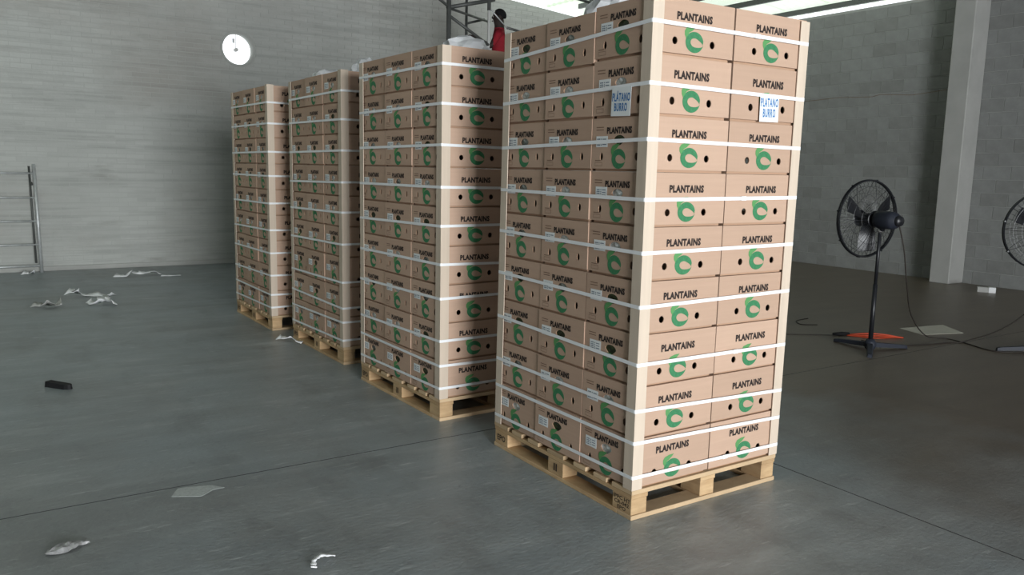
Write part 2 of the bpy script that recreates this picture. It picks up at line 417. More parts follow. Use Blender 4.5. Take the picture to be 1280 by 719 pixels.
def liner_mesh(seed):
    rnd = random.Random(seed); nx, ny = 7, 5
    vs = [((i/nx-.5)*.10, (j/ny-.5)*.07, -rnd.random()*.010) for j in range(ny+1) for i in range(nx+1)]
    fs = [(j*(nx+1)+i, j*(nx+1)+i+1, (j+1)*(nx+1)+i+1, (j+1)*(nx+1)+i) for j in range(ny) for i in range(nx)]
    return MB().add(vs, fs).mesh('bag_liner', ('liner_white', 'liner', 'liner_white', 'liner_green')[seed % 4], True)
ME_liner = [liner_mesh(i) for i in range(8)]
SKIN = .0009
def on_end(o, y, z, plus=False, d=SKIN):     # flat mesh upright on the -x (or +x) end face, reading from outside
    if plus: o.matrix_local = Matrix(((0,0,1,CD+d), (1,0,0,CW/2+y), (0,1,0,z), (0,0,0,1)))
    else: o.matrix_local = Matrix(((0,0,-1,-d), (-1,0,0,CW/2-y), (0,1,0,z), (0,0,0,1)))
def on_side(o, x, z): o.matrix_local = Matrix(((1,0,0,CD/2+x), (0,0,-1,-SKIN), (0,1,0,z), (0,0,0,1)))

def carton(root_loc, rz, label, group, end, side, fine, rnd):
    c = thing('plantain_carton', label, 'carton', root_loc, rz, group)
    l = link('lid', ME_lid, c); link('base_tray', ME_base, c)
    for plus in (() if end is None else (end,)):
        on_end(link('lettering', ME_txt_e, l), 0, .184, plus)
        on_end(link('logo_ring', ME_ring_e, l), .002, .056, plus); on_end(link('logo_leaf', ME_leaf_e, l), .002, .056, plus, SKIN+.0002)
        o = link('sticker', ME_stick, l); on_end(o, -.116+rnd.uniform(-.006, .006), .140+rnd.uniform(-.006, .006), plus, .0016)
        on_end(link('bag_liner', rnd.choice(ME_liner), c), 0, .140, plus, -.003)
        if fine: on_end(tag(link('fine_print', ME_fine, l), kind='stuff'), 0, 0, plus)
    if side:
        on_side(link('lettering', ME_txt_s, l), 0, .170); on_side(link('logo_ring', ME_ring_s, l), .003, .066); o = link('logo_leaf', ME_leaf_s, l); on_side(o, .003, .066); o.location.y -= .0002
    return c

# ------------------------------------------------------------------ pallets
PH = .144
def board(a, b): return (a, b)
PAL = []
for (y0, y1) in ((0, .145), (.185, .285), (.345, .445), (.5275, .6725), (.755, .855), (.915, 1.015), (1.055, 1.2)):
    PAL.append(('deck_board', (0, y0, .122), (1.0, y1, .144), 'pallet_board'))
for (x0, x1) in ((0, .105), (.4475, .5525), (.895, 1.0)):
    PAL.append(('stringer_board', (x0+.002, .003, .100), (x1-.002, 1.197, .1215), 'pallet_wood'))
    for (y0, y1) in ((0, .145), (.5275, .6725), (1.055, 1.2)):
        PAL.append(('block', (x0+.004, y0+.006, .0225), (x1-.006, y1-.006, .0995), 'pallet_wood'))
    PAL.append(('bottom_board', (x0, .101, 0), (x1-.01, 1.099, .0215), 'pallet_wood'))
for (y0, y1) in ((0, .1), (1.1, 1.2)): PAL.append(('bottom_board', (0, y0, 0), (1.0, y1, .022), 'pallet_board'))
PAL_ME = [(n, MB().bbox(a, b, .002).mesh(n, m)) for n, a, b, m in PAL]
ME_stamp_a = text_mesh('stamp', 'IPPC HT\nCR-042\nEPO', .118, .066, 'stamp_ink', .02, 1, .9)
ME_stamp_b = text_mesh('stamp', 'EPO', .085, .036, 'stamp_ink', .03)
ME_stamp_c = text_mesh('stamp', 'II', .030, .040, 'stamp_ink', .03)

PALLETS = [(0, 0, 0, 'nearest pallet', 'on the nearest pallet'), (-.0743, 1.7367, .0295, 'second pallet from the camera', 'on the second pallet'),
           (-.0588, 3.4178, .0231, 'third pallet from the camera', 'on the third pallet'), (-.1574, 5.0219, .0235, 'rearmost pallet', 'on the rearmost pallet')]
STRAPZ = [[.208, .372, .523, .738, 1.001, 1.243, 1.478, 1.739, 1.977, 2.234], [.216, .362, .521, .79, 1.005, 1.243, 1.481, 1.736, 1.982, 2.215],
          [.202, .35, .464, .674, .979, 1.232, 1.469, 1.716, 1.955, 2.173], [.23, .354, .541, .756, .976, 1.23, 1.488, 1.714, 1.976, 2.169]]
STRAPF = [.194, .371, .527, .774, 1.023, 1.258, 1.485, 1.713, 1.951, 2.181]     # rear-left corner of the nearest load
STRAPR = [.199, .347, .493, .736, 1.016, 1.254, 1.488, 1.730, 1.967, 2.231]     # right corner of the nearest load
lay_word = ['bottom layer'] + [f'{ORD[i]} layer up' for i in range(1, 8)] + ['top layer']
pos_word = {(0, 0): 'at near corner', (1, 0): 'in middle of left side', (2, 0): 'at rear of left side', (0, 1): 'at right of front face'}
SX, SY = .006, .008          # inset of the load from the pallet edge
for pi, (px, py, pa, pname, pgroup) in enumerate(PALLETS):
    rnd = random.Random(100+pi)
    Rm = Matrix.Rotation(pa, 4, 'Z'); base = Vector((px, py, 0))
    TW = -.015 if pi == 0 else 0.                       # the nearest load has twisted a little towards its top
    def tw(z): return TW*max(0., z-PH)/2.18
    def tp(x, y, z): a = tw(z); return (x*math.cos(a)-y*math.sin(a), x*math.sin(a)+y*math.cos(a))
    def Wd(x, y, z): return base + Rm @ Vector((*tp(x, y, z), z))
    # the pallet
    P = thing('wooden_pallet', {0: 'wooden pallet with stamped blocks under the nearest load', 1: 'wooden pallet under the second load from the camera',
                                2: 'wooden pallet under the third load from the camera', 3: 'wooden pallet under the rearmost load'}[pi], 'pallet', (px, py, 0), pa, 'pallets')
    blocks = []
    for n, me in PAL_ME:
        o = link(n, me, P)
        if n == 'block': blocks.append(o)
    def stamp(me, y, bi, z=.061):
        o = link('stamp', me, blocks[bi]); o.matrix_local = Matrix(((0,0,-1,.0032), (-1,0,0,y), (0,1,0,z), (0,0,0,1)))
    if pi == 0: stamp(ME_stamp_a, .072, 0)
    stamp(ME_stamp_b, 1.128, 2); stamp(ME_stamp_c, .60, 1)
    # the cartons, nine layers of six
    for L in range(9):
        z = PH + L*CH
        for c in range(3):
            for d in range(2):
                t = L/8
                y = SY + c*(CW+.0035) + rnd.uniform(-.0012, .0012)
                dx = rnd.uniform(-.0035, .0035) + (0 if c == 0 else -.004 if c == 1 else .001)
                x = SX + d*(CD+.008) + dx*(1 if d == 0 else .3)
                rz = rnd.uniform(-.002, .002)
                if (c, d) in pos_word:
                    label = f'brown plantain carton {pos_word[(c, d)]}, {lay_word[L]}, {pname}'
                else: continue          # far row: nothing of it can be seen
                grp = 'plantain cartons ' + pgroup
                if d == 0:
                    o = carton(Wd(x, y, z), pa+rz+tw(z), label, grp, False, c == 0, pi < 2, rnd)
                else:
                    o = carton(Wd(x, y, z), pa+rz+tw(z), label, grp, True if c == 0 else None, c == 0, False, rnd)
                if pi == 0 and c == 0 and L >= 7:       # a taller pair under the top one at the near end
                    if L == 7: o.scale.z = 1.07
                    else: o.location.z += .0172
    top = PH + 9*CH
    LX, LY = SX+2*CD+.008+.006, SY+3*CW+.007+.004        # outer extents of the load
    # corner edge boards
    leaf_w, th = .062, .004
    def edge_board(cx, cy, sx, sy, label, lean=0.):
        mb = MB(); q = .001
        ang = [(0, 0), (leaf_w, 0), (leaf_w, th), (th, th), (th, leaf_w), (0, leaf_w)]
        vs = []
        for zz, l in ((PH+.001, 0), (top+rnd.uniform(-.01, .006)+(.016 if pi == 0 and cy < .5 else 0), lean)):
            for u, v in ang: vs.append((*tp(cx+u*sx, cy+v*sy + l, zz), zz))
        k = 6; fs = [(i, (i+1) % k, k+(i+1) % k, k+i) for i in range(k)] + [tuple(range(k))[::-1], tuple(range(k, 2*k))]
        if sx*sy < 0: fs = [f[::-1] for f in fs]
        o = mb.add(vs, fs).build('edge_board', 'edge_board'); o.location = (px, py, 0); o.rotation_euler = (0, 0, pa)
        tag(o, label, 'edge board', 'cardboard edge boards')
    E0 = -.002; EX = LX+.005; EY = LY+.007
    edge_board(E0-.002, E0+.001, 1, 1, f'tall pale cardboard edge board on near corner of the {pname}')
    edge_board(E0-.002, EY, 1, -1, f'tall pale cardboard edge board on rear left corner of the {pname}')
    edge_board(EX, E0+.001, -1, 1, f'tall pale cardboard edge board on right corner of the {pname}')
    # straps
    for k, zn in enumerate(STRAPZ[pi]):
        if pi == 0: zf, zr = STRAPF[k], STRAPR[k]
        else: zf, zr = zn+rnd.uniform(-.02, .012), zn+rnd.uniform(-.02, .012)
        zo = (zf+zr)/2; h = .0085; o_ = .0015
        ax, ay, bx, by = E0-.002-o_, E0+.001-o_, EX+o_, EY+o_
        path = []
        rr = .006
        for (cx, cy, zz, a0) in ((ax+rr, ay+rr, zn, 180), (bx-rr, ay+rr, zr, 270), (bx-rr, by-rr, zo, 0), (ax+rr, by-rr, zf, 90)):
            for a in (0, 45, 90): path.append((cx+rr*math.cos(math.radians(a0+a)), cy+rr*math.sin(math.radians(a0+a)), zz, math.radians(a0+a)))
        vs = []; n = len(path)
        for (x, y, zz, a) in path:
            x, y = tp(x, y, zz)
            ux, uy = math.cos(a)*.0012, math.sin(a)*.0012
            vs += [(x, y, zz-h), (x+ux, y+uy, zz-h), (x+ux, y+uy, zz+h), (x, y, zz+h)]
        fs = []
        for i in range(n):
            a, b = 4*i, 4*((i+1) % n)
            fs += [(a+j, b+j, b+(j+1) % 4, a+(j+1) % 4) for j in range(4)]
        word = 'lowest' if k == 0 else 'topmost' if k == 9 else f'{ORD[k]} lowest'
        s = thing('packing_strap', f'white plastic strap, {word} of ten around the {pname}', 'strap', (px, py, 0), pa, 'straps around the loads')
        MB().add(vs, fs).build('band', 'strap_plastic', s)
        if (k+pi) % 3 == 0:
            f = .55+.3*rnd.random(); sx = ax+f*(bx-ax); sz = zn+f*(zr-zn)
            sxy = tp(sx, ay, sz); MB().bbox((sxy[0]-.017, sxy[1]-.0045, sz-.0105), (sxy[0]+.017, sxy[1]-.0013, sz+.0105), .001).build('seal', 'strap_plastic', s)

# PLATANO BURRO paper signs taped to two cartons of the nearest pallet
def sign(label, mtx, body, line):
    s = thing('paper_sign', label, 'sign', (0, 0, 0), 0, 'paper signs'); s.matrix_world = mtx
    sh = MB().box((-.066, -.064, -.0008), (.066, .064, 0)).build('sheet', 'paper_white', s)
    t = link('lettering', text_mesh('lettering', body, .122, .090, 'sign_ink', .026, 1.14, .88), s); t.location = (0, .002, .0006)
L8 = PH + 7*CH
TWS = -.015*(L8-PH)/2.18
RS = Matrix.Rotation(TWS, 4, 'Z')
sign('white paper sign with dark blue lettering on left side of the nearest load', RS @ Matrix(((0,0,-1,-.0075), (-1,-.03,0,SY+CW/2-.02), (-.03,1,0,L8+.066), (0,0,0,1))), 'PLÁTANO\nBURRO', 1)
sign('white paper sign with light blue lettering on front face of the nearest load', RS @ Matrix(((1,-.02,0,SX+CD*1.5+.012), (0,0,-1,-.0045), (.02,1,0,L8+.070), (0,0,0,1))), 'PLATANO\nBURRO', 1)

# clear plastic bags lying on the loads
def bag(label, loc, sx, sy, sz, seed, rz=0):
    me = lump('plastic_bag', sx, sy, sz, seed); me.materials.append(M['plastic_bag'])
    o = link('plastic_bag', me, None, loc, rz); tag(o, label, 'bag', 'plastic bags on the loads')
TOPZ = PH+9*CH-.0015
bag('crumpled clear plastic sheet on top of the nearest load', (.30, .60, TOPZ), .16, .16, .13, 3, .3)
bag('white crumpled plastic bag on top of the second load', (.25, 2.02, TOPZ), .15, .13, .095, 5, .2)
bag('pale plastic bag on the rear half of the third load', (.17, 4.27, TOPZ), .14, .17, .085, 8, .5)
bag('pale plastic bag near the front of the third load', (.28, 3.72, TOPZ), .13, .13, .12, 11, 1.2)

# ================================================================== PEDESTAL FANS
def pedestal_fan(loc, az, legs, label, hz=1.20, R=.355):
    f = thing('pedestal_fan', label, 'fan', loc, 0, 'pedestal fans')
    b = MB()
    b.lathe([(0, .105), (.035, .10), (.052, .07), (.055, .045), (.045, .015), (.03, .0), (0, 0)], n=18)
    b.build('base_hub', 'fan_navy', f, True)
    for a in legs:
        d = Vector((math.cos(math.radians(a)), math.sin(math.radians(a)), 0)); w = Vector((-d.y, d.x, 0))
        vs = []
        for t, hw, h0, h1 in ((.03, .030, .028, .070), (.36, .024, .008, .038), (.385, .020, 0, .030)):
            c = d*t; vs += [c-w*hw+Vector((0,0,h0)), c+w*hw+Vector((0,0,h0)), c+w*hw*.7+Vector((0,0,h1)), c-w*hw*.7+Vector((0,0,h1))]
        fs = []
        for i in (0, 4): fs += [(i+j, i+(j+1) % 4, i+4+(j+1) % 4, i+4+j) for j in range(4)]
        fs += [(3,2,1,0), (8,9,10,11)]
        MB().add(vs, fs).build('leg', 'fan_navy', f)
    MB().tube([(0, 0, .09), (0, 0, .62)], .021, 12).build('pole', 'fan_black', f, True)
    MB().tube([(0, 0, .60), (0, 0, hz-.06)], .0155, 12).build('inner_pole', 'fan_black', f, True)
    MB().lathe([(.0165, hz-.115), (.024, hz-.11), (.024, hz-.085), (.0165, hz-.08)], n=14).build('collar', 'chrome', f, True)
    A = Vector((math.cos(math.radians(az)), math.sin(math.radians(az)), 0)); Uu = Vector((-A.y, A.x, 0)); Z = Vector((0, 0, 1)); O = Vector((0, 0, hz))
    mo = MB().lathe([(0, -.195), (.055, -.19), (.060, -.165), (.072, -.16), (.082, -.12), (.084, .0), (.070, .045), (.05, .06), (0, .06)], O, A, 20).build('motor', 'fan_navy', f, True)
    MB().lathe([(0, -.225), (.042, -.22), (.050, -.2), (.050, -.185), (0, -.185)], O, A, 16).build('end_cap', 'fan_black', mo, True)
    MB().tube([O-Z*.10+A*-.02, O-Z*.045+A*-.03], [.02, .035], 12).build('yoke', 'fan_black', f, True)
    def P3(h, r, a): return O + A*h + (Uu*math.cos(a)+Z*math.sin(a))*r
    ctr = .16
    rim = MB()
    for h in (ctr-.012, ctr+.012): rim.tube([P3(h, R, 2*math.pi*i/48) for i in range(48)], .0085, 6, closed=True)
    for i in range(8):
        a = 2*math.pi*i/8+.2; rim.tube([P3(ctr-.02, R+.007, a), P3(ctr+.02, R+.007, a)], .008, 5)
    cage = rim.build('cage_rim', 'fan_black', f)
    for side in (-1, 1):
        g = MB(); nw = 44
        for i in range(nw):
            a0 = 2*math.pi*i/nw
            g.tube([P3(ctr+side*(.008+.075*(1-(k/5)**2.2)), .075+(R-.075)*k/5, a0+.10*side*(1-k/5)) for k in range(6)], .0013 if i % 4 else .0028, 3, cap=False)
        for rr in (.15, .235, .30): g.tube([P3(ctr+side*(.008+.075*(1-((rr-.075)/(R-.075))**2.2)), rr, 2*math.pi*i/32) for i in range(32)], .0017, 3, closed=True)
        g.lathe([(0, .006), (.072, .004), (.078, 0), (.072, -.004), (0, -.006)], O+A*(ctr+side*.083), A, 20)
        g.build('grille', 'fan_black', cage)
    for i in range(3):
        vs = []; fs = []; a0 = 2*math.pi*i/3+.5
        for k in range(6):
            r = .05+.255*k/5; wd = .55 + .1*math.sin(k)
            for j in range(5):
                s = j/4-.5; vs.append(P3(ctr-.01+.045*s*2*(1-.3*k/5), r, a0+s*wd*1.2))
        for k in range(5):
            for j in range(4): fs.append((k*5+j, k*5+j+1, k*5+j+6, k*5+j+5))
        MB().add(vs, fs).build('blade', 'fan_black', f, True)
    MB().lathe([(0, .045), (.03, .04), (.05, .02), (.055, -.04), (.02, -.05), (.02, -.10)], O+A*ctr, A, 16).build('rotor_hub', 'fan_black', f, True)
    return f
pedestal_fan((4.45, 1.70, 0), 80, (88, -22, 213), 'black pedestal fan on three-legged base in front of the block wall', 1.215)
pedestal_fan((5.80, .83, 0), 47, (140, 260, 20), 'black pedestal fan cut off by the right edge of the photo', 1.14, .37)

def cord(name, label, pts, r, m, sub=6):
    P = [Vector(p) for p in pts]; out = []
    for i in range(len(P)-1):
        p0, p1, p2, p3 = P[max(i-1, 0)], P[i], P[i+1], P[min(i+2, len(P)-1)]
        for k in range(sub):
            t = k/sub; out.append(.5*((2*p1)+(p2-p0)*t+(2*p0-5*p1+4*p2-p3)*t*t+(3*p1-p0-3*p2+p3)*t**3))
    out.append(P[-1]); o = MB().tube(out, r, 6).build(name, m, None, True); return tag(o, label, 'cord')
cord('power_cord', 'dark power cord hanging from the free-standing fan to the floor at right', [(4.47, 1.53, 1.17), (4.53, 1.50, .95), (4.66, 1.52, .62), (4.92, 1.60, .30), (5.35, 1.68, .05), (5.62, 1.62, .006), (5.58, 1.42, .006), (5.45, 1.12, .006), (5.52, .98, .006), (5.66, .90, .006)], .006, 'cord_black')
cord('power_cord', 'dark power cord sagging left from the fan at the right edge', [(5.80, .80, 1.02), (5.86, .80, .75), (5.82, .95, .42), (5.72, 1.15, .18), (5.58, 1.42, .02), (5.42, 1.50, .006), (5.12, 1.56, .006), (4.86, 1.66, .006), (4.76, 1.80, .006), (4.74, 1.98, .006)], .006, 'cord_black')
# orange extension cord bundle with a black socket, on the floor behind the fan
ob = thing('extension_cord', 'orange extension cord bundle lying behind the fan base', 'cord', (0, 0, 0))
mb = MB()
rnd = random.Random(4)
for k in range(5):
    pts = []
    for i in range(25):
        t = i/24; cx, cy = 4.84+(5.24-4.84)*t, 2.21+(1.86-2.21)*t
        w = (k-2)*.042*math.sin(math.pi*min(1, t*1.1)+.15); pts.append((cx+.66*w+.012*math.sin(t*9+k), cy+.75*w+.008*math.cos(t*7+k*2), .008+.012*(k % 3)*math.sin(math.pi*t)))
    mb.tube(pts, .0075, 6)
mb.build('cord_loops', 'cord_orange', ob, True)
MB().tube([(4.70, 2.27, .02), (4.79, 2.235, .02), (4.86, 2.20, .02)], [.014, .022, .016], 8).build('socket', 'rubber_black', ob, True)
cord('thin_cable', 'thin dark cable on the floor left of the orange cord', [(3.5, 2.95, .004), (3.95, 2.75, .004), (4.35, 2.52, .004), (4.70, 2.27, .008)], .004, 'cord_black')
cord('cable_offcut', 'short curled cable offcut on floor beside right edge of the nearest load', [(5.06, 2.72, .004), (4.92, 2.82, .004), (5.05, 2.98, .004), (5.30, 3.02, .004)], .006, 'cord_black')

# ================================================================== SCAFFOLD, WORKER, LADDER FRAME
scf = thing('scaffold_tower', 'dark steel scaffold tower behind the loads by the left wall', 'scaffold', (0, 0, 0))
ZD = 2.22
posts = [(3.037, 7.4), (3.676, 7.4), (4.168, 8.9), (4.95, 8.9)]
for i, (x, y) in enumerate(((3.037, 7.4), (4.168, 8.9), (5.0, 7.55), (5.65, 9.0))):
    MB().tube([(x, y, 0), (x, y, 4.75 if i < 2 else 3.15)], .032 if i == 0 else .022, 10).build('post', 'scaffold_steel', scf, True)
MB().tube([(3.676, 7.4, 0), (3.676, 7.4, 3.80)], .018, 10).build('post', 'white_tube', scf, True)
MB().tube([(3.676, 7.4, 3.80), (3.676, 7.4, 4.75)], .026, 10).build('post', 'scaffold_steel', scf, True)
def brace(a, b, r=.02, m='scaffold_steel', n='brace'): MB().tube([a, b], r, 8).build(n, m, scf, True)
brace((3.037, 7.4, 3.765), (3.76, 7.4, 3.955), .026)
brace((3.037, 7.4, 3.66), (3.676, 7.4, 3.33), .022)
brace((2.72, 7.4, 3.95), (3.037, 7.4, 3.77), .020)
brace((3.037, 7.45, 3.77), (4.60, 8.9, 3.95), .018)
brace((4.168, 8.9, 3.88), (4.50, 8.9, 3.98), .018)
brace((3.676, 7.4, 3.84), (4.0, 7.4, 3.58), .009, 'galvanised')
brace((3.98, 7.4, 3.60), (4.30, 7.45, 3.57), .018)
for (a, b) in (((3.037, 7.4), (4.168, 8.9)), ((5.0, 7.55), (5.65, 9.0)), ((3.037, 7.4), (5.0, 7.55)), ((4.168, 8.9), (5.65, 9.0))):
    brace((*a, ZD-.09), (*b, ZD-.09), .022, n='ledger')
for i in range(5):
    t0 = .02+i*.196; c0 = Vector((3.08, 7.42)).lerp(Vector((4.20, 8.88)), t0); c1 = Vector((5.0, 7.57)).lerp(Vector((5.62, 8.98)), t0)
    d0 = Vector((3.08, 7.42)).lerp(Vector((4.20, 8.88)), t0+.185); d1 = Vector((5.0, 7.57)).lerp(Vector((5.62, 8.98)), t0+.185)
    vs = [(*c0, ZD-.06), (*c1, ZD-.06), (*d1, ZD-.06), (*d0, ZD-.06), (*c0, ZD), (*c1, ZD), (*d1, ZD), (*d0, ZD)]
    MB().add(vs, [(0,3,2,1),(4,5,6,7),(0,1,5,4),(1,2,6,5),(2,3,7,6),(3,0,4,7)]).build('plank', 'plank_wood', scf)

# worker: skinned figure, head turned towards the left, arms forward on the bundle
def skin_figure(name, nodes, edges, root):
    me = bpy.data.meshes.new(name); keys = list(nodes); idx = {k: i for i, k in enumerate(keys)}
    me.from_pydata([nodes[k][0] for k in keys], [(idx[a], idx[b]) for a, b in edges], [])
    ob = bpy.data.objects.new(name, me); COL.objects.link(ob)
    ob.modifiers.new('skin', 'SKIN'); sub = ob.modifiers.new('sub', 'SUBSURF'); sub.levels = 2; sub.render_levels = 2
    if not me.skin_vertices: 
        bm = bmesh.new(); bm.from_mesh(me); bm.verts.layers.skin.verify(); bm.to_mesh(me); bm.free()
    for k in keys:
        sv = me.skin_vertices[0].data[idx[k]]; r = nodes[k][1]; sv.radius = r if hasattr(r, '__len__') else (r, r); sv.use_root = (k == root)
    dg = bpy.context.evaluated_depsgraph_get(); dg.update()
    out = bpy.data.meshes.new_from_object(ob.evaluated_get(dg)); bpy.data.objects.remove(ob); out.name = name
    return out
# local frame: +x is where he faces, y to his left, z up, feet at z = 0
nodes = {
 'pelvis': ((0, 0, .92), (.14, .12)), 'waist': ((.01, 0, 1.08), (.125, .105)), 'chest': ((.02, 0, 1.28), (.155, .115)), 'upper': ((.0, 0, 1.41), (.12, .09)),
 'neck': ((.01, 0, 1.49), (.066, .066)), 'skull0': ((.025, 0, 1.575), (.070, .082)), 'skull1': ((.02, 0, 1.65), (.078, .098)), 'skull2': ((.01, 0, 1.72), (.06, .075)),
 'chin': ((.085, 0, 1.555), (.032, .03)), 'nose': ((.128, 0, 1.625), (.013, .013)),
 'shL': ((0, .17, 1.40), .062), 'elL': ((.12, .25, 1.17), .045), 'wrL': ((.33, .17, 1.29), .032), 'paL': ((.40, .15, 1.33), (.036, .02)),
 'shR': ((0, -.17, 1.40), .062), 'elR': ((.10, -.26, 1.14), .045), 'wrR': ((.34, -.20, 1.17), .032), 'paR': ((.42, -.18, 1.19), (.036, .02)),
 'hipL': ((0, .09, .86), .095), 'knL': ((.04, .11, .48), .062), 'anL': ((0, .12, .09), .042), 'toL': ((.15, .13, .035), (.042, .034)),
 'hipR': ((0, -.09, .86), .095), 'knR': ((.02, -.11, .48), .062), 'anR': ((-.03, -.12, .09), .042), 'toR': ((.12, -.13, .035), (.042, .034))}
edges = [('pelvis','waist'),('waist','chest'),('chest','upper'),('upper','neck'),('neck','skull0'),('skull0','skull1'),('skull1','skull2'),('skull0','chin'),('skull1','nose'),
 ('upper','shL'),('shL','elL'),('elL','wrL'),('wrL','paL'),('upper','shR'),('shR','elR'),('elR','wrR'),('wrR','paR'),
 ('pelvis','hipL'),('hipL','knL'),('knL','anL'),('anL','toL'),('pelvis','hipR'),('hipR','knR'),('knR','anR'),('anR','toR')]
for S, s in (('L', 1), ('R', -1)):
    px_, py_, pz_ = nodes['pa'+S][0]
    for i, (dy, ln_) in enumerate(((-.030, .070), (-.011, .082), (.009, .078), (.027, .062))):
        a, b = f'f{S}{i}a', f'f{S}{i}b'
        nodes[a] = ((px_+.045, py_+dy, pz_+.012), .0095); nodes[b] = ((px_+.045+ln_*.6, py_+dy*1.1, pz_-.012), .0085)
        nodes[b+'t'] = ((px_+.045+ln_*.72, py_+dy*1.1, pz_-.040), .0075)
        edges += [('pa'+S, a), (a, b), (b, b+'t')]
    nodes[f't{S}a'] = ((px_+.01, py_-s*.045, pz_-.005), .011); nodes[f't{S}b'] = ((px_+.05, py_-s*.055, pz_-.02), .009)
    edges += [('pa'+S, f't{S}a'), (f't{S}a', f't{S}b')]
bm_ = skin_figure('person_body', nodes, edges, 'pelvis')
for m_ in ('dark_skin', 'red_shirt', 'blue_trousers', 'boot'): bm_.materials.append(M[m_])
for p_ in bm_.polygons:
    c = p_.center; p_.use_smooth = True
    arm = abs(c.y) > .15 and c.x > .05 and c.z > 1.0
    p_.material_index = 3 if c.z < .11 else 2 if c.z < .95 else 0 if (c.z > 1.485 or (arm and c.x > .09)) else 1
HEADW = Vector((4.235, 8.0, 3.853)); FA = math.atan2(.55, -.84)
person = thing('person', 'person in red T-shirt on the scaffold, seen from the side with arms forward', 'person', (HEADW.x, HEADW.y, ZD), FA)
person.scale = (1.0, 1.0, 1.0)
link('body', bm_, person)
hm = MB(); vs = []; fs = []; nu, nv = 18, 9
for j in range(nv+1):
    el = math.radians(90 - 105*j/nv)
    for i in range(nu):
        az = 2*math.pi*i/nu; front = max(0, math.cos(az))
        e = max(el, math.radians(-15+60*front))
        vs.append((.005 + .103*math.cos(e)*math.cos(az), .086*math.cos(e)*math.sin(az), 1.655 + .108*math.sin(e)))
for j in range(nv): fs += [(j*nu+i, (j+1)*nu+i, (j+1)*nu+(i+1) % nu, j*nu+(i+1) % nu) for i in range(nu)]
MB().add(vs, fs).build('hair', 'black_hair', person, True)
for s in (-1, 1):
    MB().lathe([(0, .012), (.010, .008), (.012, 0), (0, -.006)], (.098, s*.032, 1.640), (1, 0, 0), 10).build('eye', 'eye_white', person, True)
    MB().lathe([(0, .016), (.020, .014), (.030, .004), (.022, -.004), (0, -.004)], (.005, s*.083, 1.625), (0, s, 0), 12).build('ear', 'dark_skin', person, True)
MB().bbox((.102, -.026, 1.575), (.122, .026, 1.584), .003).build('mouth', 'dark_skin', person)
# grey sack he bends over, tied to the scaffold post
sk = lump('grey_sack', .17, .15, .62, 21); sk.materials.append(M['grey_sack'])
tag(link('grey_sack', sk, None, (3.83, 8.03, ZD)), 'mottled grey sack standing in front of the person in red', 'sack')

# scaffold frame leaning against the left wall at the left edge
fr = thing('scaffold_ladder', 'galvanised scaffold ladder with rungs leaning on the left wall', 'ladder', (0, 0, 0))
zt = 1.53; yb, yt = 10.52, 10.655
def fy(z): return yb+(yt-yb)*z/zt
for x in (-1.80, -2.85): MB().tube([(x, yb, 0), (x-.012, yt, zt)], .022, 10).build('upright', 'galvanised', fr, True)
for x in (-1.86, -2.79): MB().tube([(x, fy(.14), .14), (x-.012, fy(1.5), 1.5)], .014, 8).build('inner_tube', 'scaffold_steel', fr, True)
for z in (.10, .40, .73, 1.06, 1.40): MB().tube([(-2.85, fy(z), z), (-1.80-.008*z, fy(z), z)], .016, 8).build('rung', 'galvanised', fr, True)
MB().tube([(-1.85, fy(1.27), 1.27), (-1.85, fy(1.27)-.05, 1.24)], .012, 6).build('locking_pin', 'scaffold_steel', fr, True)

# ================================================================== LITTER ON THE FLOOR
def ribbon(label, pts, w, m='scrap_white', cat='plastic scrap', name='plastic_scrap', sub=5, twist=.75, group='scraps on the floor', th=.004):
    P = [Vector(p) for p in pts]; out = []
    for i in range(len(P)-1):
        p0, p1, p2, p3 = P[max(i-1, 0)], P[i], P[i+1], P[min(i+2, len(P)-1)]
        for k in range(sub):
            t = k/sub; out.append(.5*((2*p1)+(p2-p0)*t+(2*p0-5*p1+4*p2-p3)*t*t+(3*p1-p0-3*p2+p3)*t**3))
    out.append(P[-1]); vs = []; fs = []; n = len(out)
    for i, p in enumerate(out):
        d = (out[min(i+1, n-1)]-out[max(i-1, 0)]).normalized(); s = Vector((-d.y, d.x, 0)); a = twist*math.sin(i*.45+.8)
        ww = (w[0] + (w[1]-w[0])*i/(n-1) if hasattr(w, '__len__') else w) * (1+.25*math.sin(i*1.7))
        o = (s*math.cos(a)+Vector((0,0,1))*math.sin(a))*ww/2; lift = Vector((0, 0, abs(math.sin(a))*ww/2+.0015)); up = Vector((0, 0, th))
        vs += [p-o+lift, p+o+lift, p+o+lift+up, p-o+lift+up]
    for i in range(n-1): fs += [(4*i+j, 4*i+(j+1) % 4, 4*i+4+(j+1) % 4, 4*i+4+j) for j in range(4)]
    fs += [(3,2,1,0), tuple(4*(n-1)+j for j in range(4))]
    return tag(MB().add(vs, fs).build(name, m, None, True), label, cat, group)
ribbon('long white plastic strap scrap on floor, knotted at its left end', [(-1.68, 8.08, .02), (-1.60, 8.00, .06), (-1.54, 8.04, .02), (-1.40, 7.92, .01), (-1.26, 7.82, .01), (-1.20, 7.74, .03)], (.09, .05))
ribbon('curled white plastic scrap on floor right of the greyish one', [(-1.51, 7.44, .01), (-1.48, 7.28, .015), (-1.38, 7.24, .03), (-1.34, 7.42, .03), (-1.30, 7.30, .02), (-1.27, 7.16, .01)], .065)
ribbon('tiny white fleck beside the curled scrap', [(-1.40, 7.66, .004), (-1.33, 7.66, .01), (-1.26, 7.60, .004)], .04)
ribbon('greyish plastic scrap, leftmost on the floor before the leaning ladder', [(-2.06, 7.44, .003), (-1.97, 7.36, .02), (-1.88, 7.34, .01), (-1.78, 7.34, .03)], (.06, .12), 'scrap_grey')
